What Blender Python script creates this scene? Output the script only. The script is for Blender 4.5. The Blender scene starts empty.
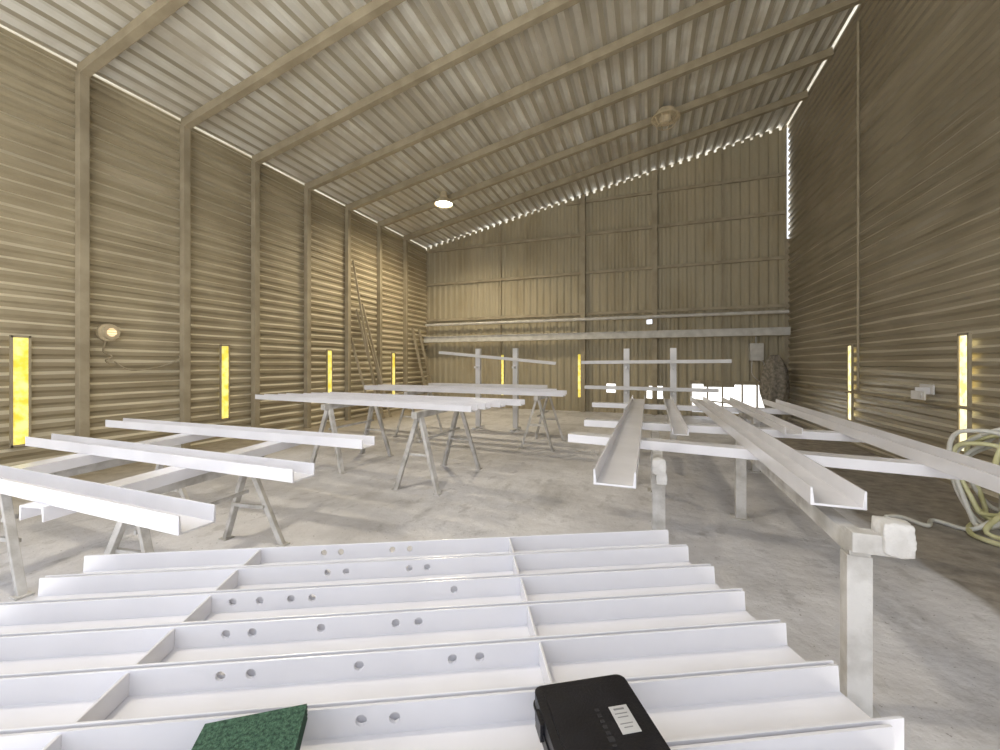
import bpy, bmesh, math, random
from mathutils import Vector, Matrix
random.seed(4)
scene = bpy.context.scene
XL, XR, YF, YB = -8.08, 3.77, -1.6, 13.64
def roof_z(x): return 6.12 + (x + 8.08) * 0.1975

# ---------------------------------------------------------------- materials
def mat(name, c1, c2, scale=3.0, rough=0.6, bump=0.1, metallic=0.0, stretch=(1,1,1), dust=None, detail=6, lo=0.35, hi=0.65, bscale=None, c3=None, s3=0.6):
    m = bpy.data.materials.new(name); m.use_nodes = True
    nt = m.node_tree; N = nt.nodes; L = nt.links
    b = N['Principled BSDF']
    tc = N.new('ShaderNodeTexCoord'); mp = N.new('ShaderNodeMapping')
    mp.inputs['Scale'].default_value = stretch
    L.new(tc.outputs['Object'], mp.inputs['Vector'])
    n = N.new('ShaderNodeTexNoise'); n.inputs['Scale'].default_value = scale; n.inputs['Detail'].default_value = detail
    L.new(mp.outputs['Vector'], n.inputs['Vector'])
    r = N.new('ShaderNodeValToRGB')
    r.color_ramp.elements[0].position = lo; r.color_ramp.elements[0].color = (*c1, 1)
    r.color_ramp.elements[1].position = hi; r.color_ramp.elements[1].color = (*c2, 1)
    L.new(n.outputs['Fac'], r.inputs['Fac'])
    out = r.outputs['Color']
    if c3:
        n3 = N.new('ShaderNodeTexNoise'); n3.inputs['Scale'].default_value = s3; n3.inputs['Detail'].default_value = 5
        L.new(tc.outputs['Object'], n3.inputs['Vector'])
        r3 = N.new('ShaderNodeValToRGB'); r3.color_ramp.elements[0].position = .42; r3.color_ramp.elements[1].position = .6
        L.new(n3.outputs['Fac'], r3.inputs['Fac'])
        mx = N.new('ShaderNodeMixRGB'); L.new(r3.outputs['Color'], mx.inputs['Fac'])
        L.new(out, mx.inputs['Color1']); mx.inputs['Color2'].default_value = (*c3, 1); out = mx.outputs['Color']
    if dust:
        g = N.new('ShaderNodeNewGeometry'); s = N.new('ShaderNodeSeparateXYZ'); L.new(g.outputs['Normal'], s.inputs['Vector'])
        mr = N.new('ShaderNodeMapRange'); mr.inputs['From Min'].default_value = 0.1; mr.inputs['From Max'].default_value = 0.8
        L.new(s.outputs['Z'], mr.inputs['Value'])
        mx = N.new('ShaderNodeMixRGB'); L.new(mr.outputs['Result'], mx.inputs['Fac'])
        L.new(out, mx.inputs['Color1']); mx.inputs['Color2'].default_value = (*dust, 1); out = mx.outputs['Color']
    L.new(out, b.inputs['Base Color'])
    b.inputs['Roughness'].default_value = rough; b.inputs['Metallic'].default_value = metallic
    if bump > 0:
        nb = N.new('ShaderNodeTexNoise'); nb.inputs['Scale'].default_value = bscale or scale * 6; nb.inputs['Detail'].default_value = 8
        L.new(mp.outputs['Vector'], nb.inputs['Vector'])
        bp = N.new('ShaderNodeBump'); bp.inputs['Strength'].default_value = bump; bp.inputs['Distance'].default_value = 0.02
        L.new(nb.outputs['Fac'], bp.inputs['Height']); L.new(bp.outputs['Normal'], b.inputs['Normal'])
    return m

def emat(name, c1, c2, strength, scale=8):
    m = bpy.data.materials.new(name); m.use_nodes = True
    nt = m.node_tree; N = nt.nodes; L = nt.links; b = N['Principled BSDF']
    tc = N.new('ShaderNodeTexCoord'); n = N.new('ShaderNodeTexNoise'); n.inputs['Scale'].default_value = scale; n.inputs['Detail'].default_value = 6
    L.new(tc.outputs['Object'], n.inputs['Vector'])
    r = N.new('ShaderNodeValToRGB'); r.color_ramp.elements[0].position = .38; r.color_ramp.elements[0].color = (*c1, 1)
    r.color_ramp.elements[1].position = .6; r.color_ramp.elements[1].color = (*c2, 1)
    L.new(n.outputs['Fac'], r.inputs['Fac']); L.new(r.outputs['Color'], b.inputs['Base Color']); L.new(r.outputs['Color'], b.inputs['Emission Color'])
    b.inputs['Emission Strength'].default_value = strength
    return m

M_wallL = mat('dusty_sheet_left', (.37,.315,.205), (.49,.425,.295), 1.6, .55, .12, 0, (1,.25,3), dust=(.74,.68,.52), c3=(.35,.295,.195), s3=.9)
M_wallR = mat('dusty_sheet_right', (.37,.325,.235), (.46,.41,.31), 1.2, .34, .05, .25, (1,.25,3), dust=(.78,.73,.60), c3=(.35,.305,.22))
M_wallB = mat('dusty_sheet_back', (.37,.315,.205), (.46,.40,.275), 1.0, .6, .12, 0, (2,1,.5), c3=(.43,.38,.265))
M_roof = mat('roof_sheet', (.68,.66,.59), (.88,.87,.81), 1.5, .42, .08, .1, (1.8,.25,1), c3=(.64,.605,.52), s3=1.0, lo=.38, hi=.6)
M_roofd = mat('roof_sheet_dark', (.36,.325,.25), (.56,.52,.43), 1.5, .55, .08, .05, (1.8,.25,1), c3=(.42,.38,.29), s3=.8, lo=.38, hi=.6)
M_frame = mat('dusty_steelwork', (.33,.28,.19), (.43,.37,.26), 3, .7, .2)
M_white = mat('white_primer', (.77,.765,.80), (.85,.845,.88), 2.5, .22, .02)
M_whited = mat('white_primer_dusty', (.70,.69,.68), (.80,.79,.79), 3, .45, .06)
M_trest = mat('overspray_steel', (.42,.40,.365), (.68,.665,.64), 6, .75, .3)
M_blob = mat('caked_paint', (.60,.58,.55), (.74,.73,.71), 8, .8, .6, bscale=25)
M_hose = mat('hose_rubber', (.58,.56,.28), (.74,.72,.44), 6, .6, .1)
M_hosew = mat('hose_white', (.62,.62,.56), (.78,.77,.72), 6, .6, .1)
M_black = mat('black_plastic', (.009,.009,.012), (.015,.015,.020), 20, .33, .12, bscale=200)
M_label = mat('paper_label', (.50,.50,.51), (.60,.60,.60), 10, .5, 0)
M_ink = mat('label_print', (.20,.20,.21), (.26,.26,.27), 10, .5, 0)
M_emb = mat('embossed_print', (.035,.035,.04), (.05,.05,.055), 10, .5, 0)
M_green = mat('green_weave', (.014,.055,.034), (.09,.20,.13), 140, .7, .5, bscale=300)
M_greend = mat('green_side', (.01,.05,.03), (.02,.08,.045), 20, .6, .1)
M_hole = mat('hole_dark', (.10,.10,.11), (.14,.14,.15), 10, .8, 0)
M_yel = emat('yellow_glowing_sheet', (.70,.56,.06), (1.0,.90,.28), .85)
M_yelR = emat('pale_glowing_sheet', (1.0,.78,.24), (1.0,.97,.72), 1.2)
M_lamp = emat('lamp_glow', (1,.86,.6), (1,.93,.75), 18)
M_lamp2 = emat('bulb_glow', (.8,.58,.3), (1,.8,.5), 1.0)
M_cream = mat('cream_enamel', (.50,.42,.28), (.70,.60,.42), 6, .5, .1)
M_grey = mat('grey_box', (.54,.525,.48), (.68,.665,.62), 5, .6, .1)
M_bag = mat('grey_netting', (.18,.16,.125), (.38,.34,.28), 14, .9, .6)
M_wood = mat('dusty_timber', (.34,.285,.19), (.50,.43,.31), 5, .8, .3, 0, (1,1,.2))
M_out = mat('outdoor_ground', (.42,.41,.39), (.55,.54,.52), 1, .9, .2)

# floor: concrete with dirt margin, overspray and trowel marks
def floor_mat():
    m = bpy.data.materials.new('paint_dusted_concrete'); m.use_nodes = True
    nt = m.node_tree; N = nt.nodes; L = nt.links; b = N['Principled BSDF']
    tc = N.new('ShaderNodeTexCoord')
    def noise(s, d=8, st=(1,1,1), rot=0):
        mp = N.new('ShaderNodeMapping'); mp.inputs['Scale'].default_value = st; mp.inputs['Rotation'].default_value = (0,0,rot)
        L.new(tc.outputs['Object'], mp.inputs['Vector'])
        n = N.new('ShaderNodeTexNoise'); n.inputs['Scale'].default_value = s; n.inputs['Detail'].default_value = d; n.inputs['Roughness'].default_value = .62
        L.new(mp.outputs['Vector'], n.inputs['Vector']); return n.outputs['Fac']
    def ramp(f, p0, c0, p1, c1):
        r = N.new('ShaderNodeValToRGB'); r.color_ramp.elements[0].position = p0; r.color_ramp.elements[0].color = (*c0,1)
        r.color_ramp.elements[1].position = p1; r.color_ramp.elements[1].color = (*c1,1); L.new(f, r.inputs['Fac']); return r.outputs['Color']
    def mix(f, a, c):
        x = N.new('ShaderNodeMixRGB'); L.new(f, x.inputs['Fac']); L.new(a, x.inputs['Color1']); L.new(c, x.inputs['Color2']); return x.outputs['Color']
    K = (0,0,0)
    base = ramp(noise(2.2), .35, (.55,.54,.55), .65, (.66,.65,.665))
    pale = ramp(noise(7, 10), .3, (.72,.715,.74), .7, (.85,.845,.87))
    c = mix(ramp(noise(.7, 8), .40, K, .56, (.9,.9,.9)), base, pale)
    stain = ramp(noise(9, 10, (1,.35,1), .5), .3, (.38,.37,.365), .7, (.52,.51,.51))
    c = mix(ramp(noise(1.3, 10, (1,.4,1), .4), .55, K, .64, (.6,.6,.6)), c, stain)
    stain2 = ramp(noise(14, 10), .3, (.38,.37,.37), .7, (.52,.51,.51))
    c = mix(ramp(noise(4.5, 12, (1,.6,1), -.4), .57, K, .65, (.5,.5,.5)), c, stain2)
    speck = ramp(noise(45, 3), .0, (.2,.19,.18), 1, (.24,.22,.2))
    c = mix(ramp(noise(30, 4), .65, K, .69, (.7,.7,.7)), c, speck)
    sx = N.new('ShaderNodeSeparateXYZ'); L.new(tc.outputs['Object'], sx.inputs['Vector'])
    nn = N.new('ShaderNodeMath'); nn.operation = 'MULTIPLY_ADD'; L.new(noise(1.5), nn.inputs[0]); nn.inputs[1].default_value = .25; L.new(sx.outputs['X'], nn.inputs[2])
    mr = N.new('ShaderNodeMapRange'); mr.inputs['From Min'].default_value = 2.18; mr.inputs['From Max'].default_value = 2.24
    L.new(nn.outputs[0], mr.inputs['Value'])
    dirt = ramp(noise(6, 10), .35, (.25,.225,.195), .65, (.46,.42,.375))
    c = mix(mr.outputs['Result'], c, dirt)
    ml = N.new('ShaderNodeMapRange'); ml.inputs['From Min'].default_value = -5.6; ml.inputs['From Max'].default_value = -7.4
    L.new(nn.outputs[0], ml.inputs['Value'])
    dirt2 = ramp(noise(5, 10), .35, (.35,.30,.22), .65, (.50,.44,.34))
    c = mix(ml.outputs['Result'], c, dirt2)
    L.new(c, b.inputs['Base Color']); b.inputs['Roughness'].default_value = .6
    bp = N.new('ShaderNodeBump'); bp.inputs['Strength'].default_value = .6; bp.inputs['Distance'].default_value = .03
    L.new(noise(10, 10), bp.inputs['Height']); L.new(bp.outputs['Normal'], b.inputs['Normal'])
    return m
M_floor = floor_mat()

# ---------------------------------------------------------------- mesh builder
class MB:
    def __init__(s): s.bm = bmesh.new(); s.mi = 0
    def _tag(s, faces):
        for f in faces: f.material_index = s.mi
    def prism(s, poly, M, length):
        """poly: 2D list (y,z); extruded along local x 0..length, transformed by M"""
        a = [s.bm.verts.new(M @ Vector((0, y, z))) for y, z in poly]
        b = [s.bm.verts.new(M @ Vector((length, y, z))) for y, z in poly]
        n = len(poly); fs = []
        for i in range(n):
            j = (i+1) % n
            fs.append(s.bm.faces.new((a[i], a[j], b[j], b[i])))
        fs.append(s.bm.faces.new(a[::-1])); fs.append(s.bm.faces.new(b)); s._tag(fs)
    def box(s, c, size, rz=0, rot=None):
        M = Matrix.Translation(c) @ (rot if rot else Matrix.Rotation(rz, 4, 'Z'))
        x, y, z = size
        s.prism([(-y/2,-z/2),(y/2,-z/2),(y/2,z/2),(-y/2,z/2)], M @ Matrix.Translation((-x/2,0,0)), x)
    def frame(s, p0, p1, up=(0,0,1)):
        p0, p1 = Vector(p0), Vector(p1); d = (p1-p0); Ln = d.length; x = d.normalized()
        u = Vector(up)
        if abs(u.dot(x)) > .99: u = Vector((0,1,0))
        y = u.cross(x).normalized(); z = x.cross(y)
        M = Matrix((x, y, z)).transposed().to_4x4(); M.translation = p0
        return M, Ln
    def bar(s, p0, p1, w, h, up=(0,0,1)):
        M, Ln = s.frame(p0, p1, up)
        s.prism([(-w/2,-h/2),(w/2,-h/2),(w/2,h/2),(-w/2,h/2)], M, Ln)
    def cyl(s, p0, p1, r, n=12, r2=None):
        M, Ln = s.frame(p0, p1); r2 = r if r2 is None else r2
        a = [s.bm.verts.new(M @ Vector((0, r*math.cos(2*math.pi*i/n), r*math.sin(2*math.pi*i/n)))) for i in range(n)]
        b = [s.bm.verts.new(M @ Vector((Ln, r2*math.cos(2*math.pi*i/n), r2*math.sin(2*math.pi*i/n)))) for i in range(n)]
        fs = [s.bm.faces.new((a[i], a[(i+1)%n], b[(i+1)%n], b[i])) for i in range(n)]
        fs += [s.bm.faces.new(a[::-1]), s.bm.faces.new(b)]; s._tag(fs)
    def lathe(s, c, prof, n=28):
        rings = []
        for r, z in prof:
            rings.append([s.bm.verts.new(Vector(c)+Vector((r*math.cos(2*math.pi*i/n), r*math.sin(2*math.pi*i/n), z))) for i in range(n)])
        fs = []
        for k in range(len(rings)-1):
            for i in range(n):
                fs.append(s.bm.faces.new((rings[k][i], rings[k][(i+1)%n], rings[k+1][(i+1)%n], rings[k+1][i])))
        s._tag(fs)
    def blob(s, c, r, sx=1, sy=1, sz=1, amt=.15, seed=0):
        ret = bmesh.ops.create_icosphere(s.bm, subdivisions=4, radius=1)
        rnd = random.Random(seed); ph = [rnd.uniform(0,6) for _ in range(6)]
        for v in ret['verts']:
            p = v.co.copy()
            k = 1 + amt*(math.sin(3*p.x+ph[0])*math.sin(4*p.y+ph[1]) + .5*math.sin(6*p.z+ph[2])*math.sin(5*p.x+ph[3]))
            m_ = max(abs(p.x), abs(p.y), abs(p.z)); q = p.lerp(p/m_, .72)   # rounded block
            v.co = Vector(c) + Vector((q.x*r*sx*k, q.y*r*sy*k, q.z*r*sz*k))
        s._tag([f for v in ret['verts'] for f in v.link_faces])
    def tube(s, pts, r, n=8, sub=6):
        P = [Vector(p) for p in pts]; Q = []
        for i in range(len(P)-1):
            p0 = P[max(i-1,0)]; p1 = P[i]; p2 = P[i+1]; p3 = P[min(i+2, len(P)-1)]
            for k in range(sub):
                t = k/sub
                Q.append(.5*((2*p1)+(p2-p0)*t+(2*p0-5*p1+4*p2-p3)*t*t+(3*p1-p0-3*p2+p3)*t**3))
        Q.append(P[-1]); rings = []; nrm = None
        for i, q in enumerate(Q):
            d = (Q[min(i+1,len(Q)-1)]-Q[max(i-1,0)]).normalized()
            if nrm is None: nrm = d.orthogonal().normalized()
            nrm = (nrm - d*nrm.dot(d)).normalized(); bn = d.cross(nrm)
            rings.append([s.bm.verts.new(q + r*(nrm*math.cos(2*math.pi*j/n)+bn*math.sin(2*math.pi*j/n))) for j in range(n)])
        fs = []
        for a, b in zip(rings, rings[1:]):
            for j in range(n): fs.append(s.bm.faces.new((a[j], a[(j+1)%n], b[(j+1)%n], b[j])))
        fs += [s.bm.faces.new(rings[0][::-1]), s.bm.faces.new(rings[-1])]
        for f in fs: f.smooth = True
        s._tag(fs)
    def obj(s, name, mats, bevel=0, smooth=False, origin=None):
        bmesh.ops.recalc_face_normals(s.bm, faces=s.bm.faces)
        me = bpy.data.meshes.new(name); s.bm.to_mesh(me); s.bm.free()
        for m in (mats if isinstance(mats, (list, tuple)) else [mats]): me.materials.append(m)
        if smooth:
            for p in me.polygons: p.use_smooth = True
        o = bpy.data.objects.new(name, me); scene.collection.objects.link(o)
        if bevel:
            bv = o.modifiers.new('bevel', 'BEVEL'); bv.width = bevel; bv.segments = 2; bv.limit_method = 'ANGLE'
        return o

# ---------------------------------------------------------------- corrugated shell
def profile(total, pitch, amp):
    pts = []; n = int(math.ceil(total/pitch))
    for i in range(n):
        b = i*pitch
        for f, a in ((0,0),(.30,0),(.5,1),(.80,1)):
            u = b+f*pitch
            if u < total: pts.append((u, a*amp))
    pts.append((total, pts[-1][1])); return pts

def wall_side(name, x, sgn, ztop, m, pitch, amp, z0=0.0):
    bm = bmesh.new(); prof = profile(ztop-z0, pitch, amp)
    ys = [YF + (YB-YF)*i/60 for i in range(61)]
    rnd = random.Random(int(abs(x)*10))
    g = []
    for k, (u, a) in enumerate(prof):
        ph = rnd.uniform(0, 6)
        g.append([bm.verts.new((x + sgn*(a+.003*math.sin(y*1.7+ph)), y, z0+u+(.008*math.sin(y*.9+ph)+.005*math.sin(y*3.1+ph*2) if 0 < k < len(prof)-1 else 0))) for y in ys])
    for r in range(len(g)-1):
        for c in range(60): bm.faces.new((g[r][c], g[r][c+1], g[r+1][c+1], g[r+1][c]))
    bmesh.ops.recalc_face_normals(bm, faces=bm.faces)
    me = bpy.data.meshes.new(name); bm.to_mesh(me); bm.free(); me.materials.append(m)
    o = bpy.data.objects.new(name, me); scene.collection.objects.link(o)
    so = o.modifiers.new('thick', 'SOLIDIFY'); so.thickness = .004; so.offset = 0
    return o
wall_side('wall_left', XL, -1, 6.09, M_wallL, .175, .036)
wall_side('wall_right', XR, 1, 8.44, M_wallR, .175, .046)

# back wall, vertical ribs, with missing sheet bottoms low on the right; rib crests stop short of the roof
bm = bmesh.new(); prof = profile(XR-XL-.025, .24, .035)
holes_b = [(1.25, 3.30, .12, .95), (-.05, .45, .5, .90), (-1.30, -1.0, .66, .90), (-.02, .12, 2.88, 3.02)]
for (u0, a0), (u1, a1) in zip(prof, prof[1:]):
    x0, x1 = XL+u0, XL+u1; xm = (x0+x1)/2
    sheet = math.floor(xm/.8)
    cuts = [(h[2], h[3]+(.05*math.sin(sheet*2.3) if h[3] < 2 else 0)) for h in holes_b if h[0] < xm < h[1]]
    zs = 0.0; rng = []
    for c in sorted(cuts): rng.append((zs, c[0])); zs = c[1]
    rng.append((zs, None))
    for lo, hi in rng:
        drop = .06 if (a0 > 0 and a1 > 0) else -.02
        h0 = hi if hi else roof_z(x0)-drop; h1 = hi if hi else roof_z(x1)-drop
        v = [bm.verts.new(p) for p in ((x0, YB+a0, lo), (x1, YB+a1, lo), (x1, YB+a1, h1), (x0, YB+a0, h0))]
        bm.faces.new(v)
bmesh.ops.remove_doubles(bm, verts=bm.verts, dist=.0005)
me = bpy.data.meshes.new('wall_back'); bm.to_mesh(me); bm.free(); me.materials.append(M_wallB)
o = bpy.data.objects.new('wall_back', me); scene.collection.objects.link(o)
so = o.modifiers.new('thick', 'SOLIDIFY'); so.thickness = .004; so.offset = 0
mb = MB(); mb.box((XR-.005, YB-.01, 2.6), (.13,.012,5.2)); mb.box((XL+.02, YB-.01, 3.0), (.12,.012,6.0)); mb.obj('trim_1', M_frame)
mb = MB()
for x in (1.25, 1.7, 2.62, 3.0, 3.3): mb.box((x, YB-.03, .55), (.04,.05,1.1))
mb.bar((1.2, YB-.035, 1.06), (3.7, YB-.035, 1.06), .05, .06); mb.bar((1.2, YB-.035, .52), (2.62, YB-.035, .40), .03, .04)
mb.obj('trim_2', M_frame, .003)

# roof (ribs run along depth); rests on rafters
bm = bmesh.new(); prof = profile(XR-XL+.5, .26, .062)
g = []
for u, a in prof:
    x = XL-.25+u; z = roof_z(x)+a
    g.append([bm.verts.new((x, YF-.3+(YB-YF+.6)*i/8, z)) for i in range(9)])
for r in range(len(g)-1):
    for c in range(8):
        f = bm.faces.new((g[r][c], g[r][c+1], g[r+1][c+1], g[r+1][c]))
        f.material_index = 1 if prof[r][1] == 0 and prof[r+1][1] == 0 else 0   # darker tone on the low pans
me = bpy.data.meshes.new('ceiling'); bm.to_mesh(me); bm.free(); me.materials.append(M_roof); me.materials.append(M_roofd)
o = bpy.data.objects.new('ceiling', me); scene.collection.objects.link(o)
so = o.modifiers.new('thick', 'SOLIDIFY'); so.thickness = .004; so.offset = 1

# floor & outdoors
mb = MB(); mb.box(((XL+XR)/2, (YF+YB)/2, -.05), (XR-XL+.2, YB-YF+.2, .1)); mb.obj('floor', M_floor)
mb = MB(); mb.box((0, 0, -.16), (160, 160, .1)); mb.obj('outdoor_ground', M_out)

# structural frame: posts, rafters, girts
BAYS = [-.85, .62, 2.05, 3.48, 4.91, 6.32, 7.74, 9.18, 10.62, 12.07]
for i, y in enumerate(BAYS):
    mb = MB(); mb.box((XL+.065, y, 3.0), (.12, .12, 6.0)); mb.obj('wall_post', M_frame, .006)
    mb = MB()
    xa, xb = XL+.02, XR-.02; dz = .09
    mb.bar((xa, y, roof_z(xa)-dz-.005), (xb, y, roof_z(xb)-dz-.005), .08, .17)
    mb.bar((xa, y, roof_z(xa)-.18), (xb, y, roof_z(xb)-.18), .12, .02)
    mb.obj('roof_rafter', M_frame, .004)
for x in (-2.04, .2):
    mb = MB(); zt = roof_z(x)-.06; mb.box((x, YB-.09, zt/2), (.15, .16, zt)); mb.obj('wall_post', M_frame, .006)
for x in (-5.0, 2.1):
    mb = MB(); zt = roof_z(x)-.06; mb.box((x, YB-.05, zt/2), (.04, .05, zt)); mb.obj('wall_post', M_frame, .004)
for z in (3.28, 4.66, 5.95, 7.05):
    x0 = max(XL+.05, (z+.15-6.12)/.1975-8.08)
    mb = MB(); mb.bar((x0, YB-.035, z), (XR-.06, YB-.035, z), .07, .09); mb.obj('wall_girt', M_frame, .004)
mb = MB()
mb.bar((XL+.1, YB-.37, 2.62), (XR-.05, YB-.37, 2.62), .16, .02); mb.bar((XL+.1, YB-.37, 2.42), (XR-.05, YB-.37, 2.42), .16, .02)
mb.bar((XL+.1, YB-.40, 2.52), (XR-.05, YB-.40, 2.52), .015, .2)
for x in (-7.6,-5.0,-2.04,.2,2.1): mb.bar((x, YB-.33, 2.5), (x, YB-.02, 2.5), .08, .08)
mb.obj('crane_rail_beam', M_grey, .003)
mb = MB(); mb.cyl((XL+.1, YB-.25, 3.08), (XR-.05, YB-.25, 3.08), .05)
for x in (-6.5,-4,-2.04,.2,2.1): mb.bar((x, YB-.25, 3.08), (x, YB-.01, 3.12), .04, .04)
mb.obj('wall_pipe', M_grey)
# yellow strips; emission in the material stands in for daylight from behind
def strip(x, y, m, sgn):
    mb = MB(); mb.box((x+sgn*.012, y, 1.23), (.02, .15, 1.46)); mb.mi = 1
    for dy in (-.085, .085): mb.box((x+sgn*.018, y+dy, 1.23), (.035, .025, 1.52))
    for z in (.485, 1.975): mb.box((x+sgn*.018, y, z), (.035, .19, .03))
    mb.obj('window_strip', [m, M_frame])
for y in (2.86, 5.68, 8.53, 11.42): strip(XL, y, M_yel, 1)
for y in (.1, 3.3, 6.78, 9.82): strip(XR, y, M_yelR, -1)
def stripb(x):
    mb = MB(); mb.box((x, YB-.012, 1.2), (.11, .02, 1.45)); mb.mi = 1
    for dx in (-.065, .065): mb.box((x+dx, YB-.018, 1.2), (.025, .035, 1.5))
    mb.obj('window_strip', [M_yel, M_frame])
stripb(-2.17); stripb(-4.95)

# ---------------------------------------------------------------- steel channels
def channel(p0, p1, z, w=.16, h=.07, t=.009, holes=None, stiff=None, flip=False, m=None, tilt=0):
    """toes-up channel from p0 to p1 (xy), underside at z (z may be pair)"""
    z0, z1 = (z, z) if not isinstance(z, tuple) else z
    a, b = Vector((p0[0], p0[1], z0)), Vector((p1[0], p1[1], z1))
    Ln = (b-a).length
    mb = MB()
    poly = [(-w/2,0),(w/2,0),(w/2,h),(w/2-t*.8,h),(w/2-t*1.4,t),(-w/2+t*1.4,t),(-w/2+t*.8,h),(-w/2,h)]
    if flip: poly = [(y, h-zz) for y, zz in poly]
    mb.prism(poly, Matrix(), Ln)
    o = mb.obj('steel_channel', m or M_white)
    if holes:
        cb = MB()
        for s_ in holes: cb.cyl((Ln*s_, -w, h*.56), (Ln*s_, w, h*.56), .0115, 16)
        c = cb.obj('cut', M_hole)
        md = o.modifiers.new('b', 'BOOLEAN'); md.object = c; md.operation = 'DIFFERENCE'; md.solver = 'EXACT'
        dg = bpy.context.evaluated_depsgraph_get(); me = bpy.data.meshes.new_from_object(o.evaluated_get(dg))
        o.modifiers.clear(); o.data = me; bpy.data.objects.remove(c)
    if stiff:
        b2 = MB(); b2.bm.from_mesh(o.data)
        for s_ in stiff:
            b2.box((Ln*s_, 0, t+(h-t)*.48), (.007, w-2*t, (h-t)*.92))
        b2.bm.to_mesh(o.data); b2.bm.free()
    d = (b-a)
    o.rotation_euler = (tilt, -math.atan2(d.z, math.hypot(d.x, d.y)), math.atan2(d.y, d.x))
    o.location = a
    bv = o.modifiers.new('bevel', 'BEVEL'); bv.width = .0018; bv.segments = 2; bv.limit_method = 'ANGLE'
    return o

# foreground batch
u = Vector((.897, .441)).normalized(); nv = Vector((u.y, -u.x))
R1 = Vector((.080, 1.957)); L1 = R1 - u*2.39
for k in range(9):
    off = nv*(.163*k + .077) + u*((.0 if k % 2 else .004) - (.05 if k == 6 else 0))
    hs = [.376,.404,.491,.521]
    if k == 1: hs = [.405,.433,.53,.558]
    if k == 2: hs = [.30,.335,.376,.404,.60]
    if k == 3: hs = [.33,.36,.44,.53,.558]
    if k == 4: hs = [.36,.39,.50,.60,.63]
    if k == 5: hs = [.12,.40,.43,.52,.55]
    if k == 6: hs = [.42,.45,.49,.74]
    channel(L1+off, R1+off, .785, w=.154, h=.068, t=.008, holes=hs, stiff=[.272, .698])
# mid-left group
channel((-5.5,1.27), (-1.92,1.23), .85, w=.16, h=.085)
channel((-5.36,2.02), (-2.10,2.00), .85, w=.18, h=.085)
channel((-6.07,2.93), (-2.36,2.97), .85, w=.18, h=.085)
channel((-3.05,1.12), (-3.45,3.25), .77, w=.16, h=.08, flip=True)
channel((-4.15,.9), (-4.75,3.3), .77, w=.16, h=.08, flip=True)
# centre group
for a, b in (((-6.3,5.05),(-2.05,4.62)), ((-6.1,5.33),(-2.0,4.95)), ((-5.8,5.6),(-1.9,5.25)), ((-5.6,5.85),(-1.7,5.55))):
    channel(a, b, 1.0, w=.17, h=.08)
# rear-left group
for a, b in (((-6.2,7.75),(-1.45,7.35)), ((-6.5,8.1),(-1.5,7.75)), ((-6.4,8.5),(-1.8,8.2))):
    channel(a, b, 1.0, w=.17, h=.08)
# right group
channel((-.18,2.37), (-.17,8.37), .9, w=.235, h=.09, t=.012)
channel((.87,2.40), (.87,8.40), .9, w=.225, h=.09, t=.012)
channel((1.86,2.2), (2.0,8.2), .9, w=.2, h=.09, t=.012)
channel((-.74,4.07), (2.1,3.66), .82, w=.16, h=.08, flip=True)
channel((-.75,5.15), (2.2,5.05), .82, w=.16, h=.08, flip=True)
channel((-.95,7.45), (2.3,7.4), .82, w=.16, h=.08, flip=True)
channel((.30,4.3), (.36,8.6), .9, w=.15, h=.07)
channel((1.35,4.7), (1.40,8.7), .9, w=.15, h=.07)

# ---------------------------------------------------------------- trestles
def trestle(x, y0, y1, z, spread=.3, ang=0, x1=None, leg=.05):
    """sawhorse: top bar along depth with an A-frame at each end"""
    mb = MB(); x1 = x if x1 is None else x1
    p0, p1 = Vector((x, y0, 0)), Vector((x1, y1, 0)); d = (p1-p0).normalized(); s = Vector((d.y, -d.x, 0))
    mb.bar((x, y0-.12*1, z-.04), (x1, y1+.12, z-.04), .08, .08)
    for p in (p0, p1):
        out = -d if p is p0 else d
        top = p + Vector((0,0,z-.075))
        for k in (-1, 1):
            foot = p + s*spread*k + out*.06
            mb.bar(foot, top+s*.025*k, leg, leg*.8)
            mb.box(foot+Vector((0,0,.006)), (.09,.09,.012))
        q = .45
        mb.bar(p+s*spread*(1-q)*1 + Vector((0,0,z*q)), p-s*spread*(1-q)+Vector((0,0,z*q)), .03, .03)
    mb.bar(p0+Vector((0,0,z*.62)), p1+Vector((0,0,z*.62)), .02, .03)
    return mb.obj('trestle', M_trest, .004)
trestle(-3.2, 1.65, 2.55, .77, x1=-3.32)
trestle(-4.35, 1.45, 2.6, .77, x1=-4.55)
trestle(-2.72, 4.4, 5.55, 1.0, leg=.065)
trestle(-4.5, 4.75, 5.8, 1.0, leg=.065)
trestle(-1.95, 7.3, 8.2, 1.0)
trestle(-4.9, 7.5, 8.4, 1.0)
trestle(-1.35, .55, 1.15, .785, .25, x1=-1.66)   # under foreground batch
trestle(.12, 1.15, 1.62, .785, .16, x1=-.12)

# square-post bench frames (right group)
def postbench(x, y0, y1, z, blobs, name='post_trestle', stub=None):
    mb = MB()
    mb.bar((x, y0-.04, z-.045), (x, y1+.05, z-.045), .08, .09)
    for y in (y0, y1):
        mb.box((x, y, (z-.09)/2), (.095, .075, z-.09)); mb.box((x, y, .006), (.17,.17,.012))
    if stub: mb.bar(*stub, .08, .09)
    mb.mi = 1
    for c, r, sx, sy, sz, sd in blobs: mb.blob(c, r, sx, sy, sz, .07, sd)
    return mb.obj(name, [M_trest, M_blob], .004)
postbench(.9, 2.30, 4.76, .82, [((1.02,2.27,.835), .064, .95,.95,1.2, 3)], stub=((.86,2.27,.80),(1.03,2.27,.80)))
postbench(.08, 3.42, 5.4, .82, [((.08,3.36,.80), .055, .95,.7,1.2, 7), ((.10,3.36,.71), .04, 1,.8,1.2, 8)])
postbench(1.5, 6.9, 7.8, .82, [((1.5,6.84,.77), .05, 1,1,1, 9)])
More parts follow.
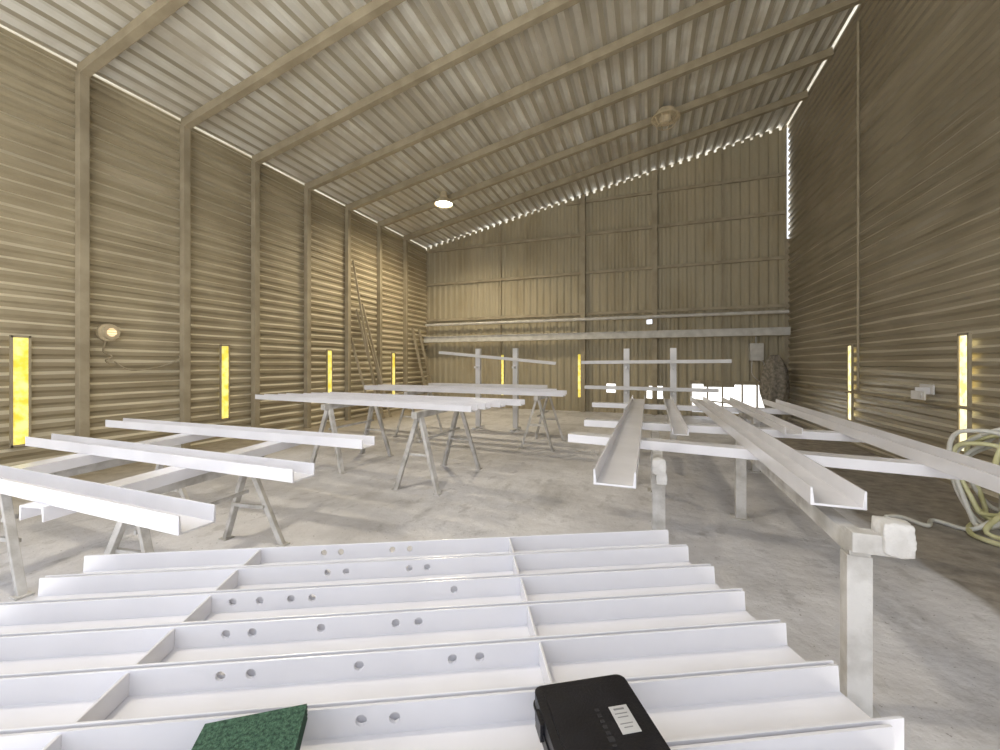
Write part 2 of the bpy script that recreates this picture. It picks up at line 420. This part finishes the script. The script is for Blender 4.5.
postbench(-.3, 6.9, 7.8, .82, [((-.3,6.84,.77), .05, 1,1,1, 10)])

# ---------------------------------------------------------------- upright racks far back
def rack(xs, y, bars, ht, name='upright_rack'):
    mb = MB()
    for x in xs:
        mb.box((x, y, ht/2), (.12, .10, ht)); mb.box((x, y, .008), (.25,.3,.016))
        mb.bar((x, y-.30, .03), (x, y+.30, .03), .08, .05)
        for z in (1.0, 1.52): mb.bar((x, y-.22, z), (x, y, z), .05, .05)
    for x0, z0, x1, z1, dy in bars:
        M, Ln = mb.frame((x0, y+dy, z0), (x1, y+dy, z1))
        h, w, t = .07, .13, .01
        mb.prism([(-w/2,0),(w/2,0),(w/2,h),(w/2-t,h),(w/2-t,t),(-w/2+t,t),(-w/2+t,h),(-w/2,h)], M, Ln)
    return mb.obj(name, M_whited, .003)
rack((-.43,.49), 9.0, [(-1.37,1.60,1.52,1.62,-.12), (-1.3,1.06,1.3,1.04,-.12)], 1.93)
rack((-3.98,-3.0), 9.2, [(-5.0,1.86,-2.0,1.58,-.12), (-5.3,1.04,-2.2,1.04,-.12)], 1.98)

# ---------------------------------------------------------------- lamps
def highbay(x, y, z, lit):
    mb = MB()
    if lit:
        mb.lathe((x,y,z), [(.02,.30),(.09,.30),(.11,.16),(.10,.13),(.16,.10),(.24,.02),(.27,-.06),(.26,-.06),(.22,.02),(.14,.08)])
        mb.cyl((x,y,z+.28), (x,y,roof_z(x)-.19), .015)
        mb.mi = 1; mb.lathe((x,y,z-.045), [(.001,-.02),(.12,-.015),(.235,.01)])
        return mb.obj('high_bay_lamp', [M_cream, M_lamp])
    # dead fitting: squat round housing with a wire guard
    mb.lathe((x,y,z), [(.02,.24),(.17,.24),(.22,.20),(.24,.10),(.32,.06),(.33,.02),(.30,.02),(.22,.04),(.02,.05)])
    mb.cyl((x,y,z+.22), (x,y,roof_z(x)-.19), .03)
    mb.lathe((x,y,z), [(.001,-.10),(.08,-.09),(.14,-.03),(.15,.05)])
    for k in range(10):
        a = k*math.pi/5
        mb.bar((x+.30*math.cos(a), y+.30*math.sin(a), z+.03), (x+.20*math.cos(a), y+.20*math.sin(a), z-.14), .016, .016)
        b = a+math.pi/5
        mb.bar((x+.20*math.cos(a), y+.20*math.sin(a), z-.14), (x+.20*math.cos(b), y+.20*math.sin(b), z-.14), .016, .016)
    return mb.obj('round_ceiling_fitting', [M_cream])
highbay(-5.55, 10.3, 6.28, True)
highbay(.40, 10.45, 7.50, False)
highbay(-3.0, 1.2, 6.4, True)  # added fitting above the view, carries the warm interior fill
def slight(name, loc, e, col, r=.2):
    l = bpy.data.lights.new(name, 'SPOT'); l.energy = e; l.color = col; l.shadow_soft_size = r; l.spot_size = math.radians(160); l.spot_blend = .6
    o = bpy.data.objects.new(name, l); o.location = loc; scene.collection.objects.link(o)
slight('added_fill_light', (-5.55, 10.3, 6.15), 650, (1,.86,.62))
slight('added_fill_light', (-3.0, 1.2, 6.27), 400, (1,.90,.72))  # fill light added out of view to warm the interior

# left-wall bulkhead lamp with conduit and loose cable
mb = MB()
x0 = XL+.006
mb.cyl((x0,3.80,2.10), (x0+.06,3.80,2.10), .14, 24); mb.cyl((x0+.05,3.80,2.10), (x0+.13,3.80,2.10), .11, 24)
for k in range(5): mb.bar((x0+.14,3.80-.10,2.02+.04*k), (x0+.14,3.80+.10,2.02+.04*k), .01, .01)
mb.mi = 1; mb.cyl((x0+.10,3.80,2.10), (x0+.135,3.80,2.10), .085, 20, .06)
mb.mi = 2; mb.tube([(x0+.03,3.78,1.98),(x0+.03,3.74,1.8),(x0+.05,3.84,1.72),(x0+.05,3.76,1.66),(x0+.04,3.82,1.6)], .012)
mb.tube([(x0+.03,3.88,1.64),(x0+.04,4.1,1.5),(x0+.05,4.5,1.55),(x0+.14,4.75,1.68),(x0+.03,4.82,1.75)], .012)
mb.obj('bulkhead_lamp', [M_cream, M_lamp2, M_wood])

# leaning poles and ladder against left wall
mb = MB()
for i, (y, fx, zt, r) in enumerate(((9.4,-7.3,4.6,.03),(9.55,-7.25,3.2,.035),(9.68,-7.35,2.9,.03),(9.8,-7.2,3.4,.035),(9.95,-7.3,2.6,.03),(9.3,-7.45,2.4,.035))):
    mb.bar((fx, y+.25, .02), (XL+.06, y, zt), r*1.6, r*1.6)
mb.obj('leaning_timbers', M_wood)
mb = MB()
a0, b0, a1, b1 = Vector((-7.3,12.5,0.02)), Vector((-7.3,12.95,0.02)), Vector((XL+.07,12.5,2.9)), Vector((XL+.07,12.95,2.9))
mb.bar(a0,a1,.05,.08); mb.bar(b0,b1,.05,.08)
for i in range(1,10): mb.bar(a0.lerp(a1,i/10), b0.lerp(b1,i/10), .03,.03)
mb.obj('wooden_ladder', M_wood)

# ---------------------------------------------------------------- right wall things
mb = MB(); mb.cyl((XR-.03, 2.0, 1.05), (XR-.03, YB-.3, 1.05), .022)
mb.cyl((XR-.03, 9.48, 1.05), (XR-.03, 9.48, 8.1), .022)
for y in (2.5,4.5,6.2,8,10,12): mb.box((XR-.02, y, 1.05), (.05,.03,.08))
mb.obj('wall_conduit', M_frame)
mb = MB()
mb.box((XR-.02, 7.5, 1.24), (.02,.30,.14)); mb.box((XR-.10, 7.42, 1.22), (.18,.02,.10)); mb.box((XR-.19, 7.35, 1.16), (.02,.30,.12)); mb.cyl((XR-.21,7.28,1.16),(XR-.17,7.28,1.16),.04)
mb.obj('wall_bracket', M_whited, .003)
mb = MB()
mb.box((2.95, YB-.14, 1.95), (.34,.2,.5)); mb.box((2.95, YB-.25, 2.0), (.26,.03,.3)); mb.cyl((2.95,YB-.28,1.85),(2.95,YB-.24,1.85),.04)
mb.cyl((2.95,YB-.12,2.18),(2.95,YB-.12,2.40),.02)
mb.tube([(2.85,YB-.14,1.7),(2.85,YB-.16,1.3),(3.1,YB-.16,1.1),(3.15,YB-.14,1.6),(3.05,YB-.14,1.7)], .012)
mb.obj('switch_box', M_grey, .006)
# hanging net / bag in corner
bm = bmesh.new(); nx, nz = 30, 30; g = []
for i in range(nz+1):
    t = i/nz; row = []
    for j in range(nx):
        a = 2*math.pi*j/nx
        r = (.12+.30*math.sin(math.pi*min(1,t*1.1))**.7)*(1+.14*math.sin(6*a+3*t)+.06*math.sin(13*a+9*t))
        row.append(bm.verts.new((3.3+r*.75*math.cos(a), 13.05+r*.7*math.sin(a), 1.85-1.83*t)))
    g.append(row)
for i in range(nz):
    for j in range(nx): bm.faces.new((g[i][j], g[i][(j+1)%nx], g[i+1][(j+1)%nx], g[i+1][j]))
bm.faces.new(g[0]); bm.faces.new(g[-1][::-1])
me = bpy.data.meshes.new('dust_bag'); bm.to_mesh(me); bm.free(); me.materials.append(M_bag)
for p in me.polygons: p.use_smooth = True
o = bpy.data.objects.new('dust_bag', me); scene.collection.objects.link(o)
# hose coils on a stand
mb = MB()
rnd = random.Random(2)
for k in range(7):
    mb.mi = 0 if k % 2 else 1
    pts = []; cx, cy = 3.02+.035*k, 5.12+.03*k; R = .20+.04*rnd.random(); el = 1.3+.5*rnd.random(); ph = rnd.uniform(0,6)
    for i in range(15):
        a = 2*math.pi*i/14 + k
        pts.append((cx+.05*math.sin(2*a+ph)-.05 + R*.6*math.cos(a), cy-R*math.cos(a)*.6+.04*math.sin(3*a), .50+.03*rnd.random()+ R*el*1.15*math.sin(a)+.03*math.sin(3*a+ph)))
    mb.tube(pts, .020)
mb.mi = 1
mb.tube([(3.0,5.1,.12),(2.85,5.1,.03),(2.7,5.3,.025),(2.55,5.1,.025),(2.45,5.3,.025),(2.3,5.25,.025)], .02)
mb.mi = 0
mb.tube([(3.1,4.9,.05),(2.95,4.7,.03),(2.8,4.95,.03),(3.0,5.3,.03),(3.25,5.3,.03)], .022)
mb.tube([(3.1,5.1,.9),(3.0,5.05,.6),(3.05,5.0,.3),(2.95,5.05,.03),(3.2,4.8,.03)], .022)
mb.mi = 2; mb.cyl((3.15,5.2,0),(3.15,5.2,.95),.025); mb.bar((3.15,5.2,.93),(3.76,5.2,.93),.04,.04); mb.box((3.15,5.2,.01),(.3,.3,.02))
mb.obj('air_hose', [M_hose, M_hosew, M_trest])

# ---------------------------------------------------------------- instrument case
def case():
    W, D, H = .205, .25, .058
    mb = MB()
    def rbox(w, d, z0, z1, r=.018):
        pts = []
        for cx, cy, a0 in ((w/2-r,d/2-r,0),(-w/2+r,d/2-r,90),(-w/2+r,-d/2+r,180),(w/2-r,-d/2+r,270)):
            for k in range(6):
                a = math.radians(a0+18*k); pts.append((cx+r*math.cos(a), cy+r*math.sin(a)))
        M = Matrix(((0,1,0,0),(0,0,1,0),(1,0,0,z0),(0,0,0,1)))
        mb.prism(pts, M, z1-z0)
    rbox(W, D, 0, .030); rbox(W+.006, D+.006, .028, .033, .02); rbox(W, D, .034, H)
    rbox(W-.035, D-.035, H-.001, H+.003, .012)
    for x in (-.055, .055): mb.box((x, D/2+.004, .034), (.032,.008,.034)); mb.box((x, D/2+.009, .040), (.026,.004,.012))
    for y in (-.06,.06): mb.box((-W/2-.004, y, .034), (.008,.036,.034))
    for x in (-.05,.05): mb.cyl((x-.02,-D/2-.003,.031),(x+.02,-D/2-.003,.031),.005)
    mb.mi = 1; mb.box((.050, .014, H+.0035), (.038,.060,.001), rz=0)
    mb.mi = 2
    for k, (y, w) in enumerate(((.036,.022),(.026,.026),(.018,.022),(.004,.026),(-.004,.018))): mb.box((.049, y, H+.0042), (w,.002 if k else .004,.0006))
    mb.mi = 3
    for k, l in enumerate((.010,.007,.007,.004,.010,.007,.007,.006,.007,.006)):
        mb.box((.006, -.07+.0125*k, H+.0034), (.012 if k in (0,4) else .008, l, .0008))
    o = mb.obj('instrument_case', [M_black, M_label, M_ink, M_emb], .002)
    o.location = (-.078, .770, .8535); o.rotation_euler = (0,0,math.radians(31)); return o
case()
# green woven pack
mb = MB(); mb.box((0,0,.018), (.185,.13,.036)); mb.mi = 1
for k in range(4): mb.box((0,0,.005+.008*k), (.187,.132,.0026))
mb.mi = 2; mb.box((.03,.0,.0365), (.05,.004,.0008))
o = mb.obj('abrasive_pad_pack', [M_green, M_greend, M_green], .001)
ang = math.radians(35); dvec = Vector((math.sin(ang), -math.cos(ang)))
cc = Vector((-.745,.592)) + dvec*.065
o.location = (cc.x, cc.y, .8535); o.rotation_euler = (0,0,ang)

# ---------------------------------------------------------------- world, sun, camera
w = bpy.data.worlds.new('sky'); scene.world = w; w.use_nodes = True
bg = w.node_tree.nodes['Background']; bg.inputs['Color'].default_value = (.87,.91,1.0,1); bg.inputs['Strength'].default_value = 1.75
sl = bpy.data.lights.new('sun', 'SUN'); sl.energy = 10; sl.color = (1,.97,.91); sl.angle = .02
so = bpy.data.objects.new('sun', sl); scene.collection.objects.link(so)
el = math.radians(72)
so.rotation_euler = Vector((-.15*math.cos(el), math.cos(el), -math.sin(el))).to_track_quat('-Z', 'Y').to_euler()

cam = bpy.data.cameras.new('camera'); co = bpy.data.objects.new('camera', cam); scene.collection.objects.link(co)
co.location = (0, 0, 1.6); co.rotation_euler = (math.radians(90), 0, math.radians(20.3))
cam.sensor_width = 36; cam.lens = 14.4; cam.shift_y = -.011; cam.clip_start = .05
scene.camera = co
scene.view_settings.view_transform = 'Standard'
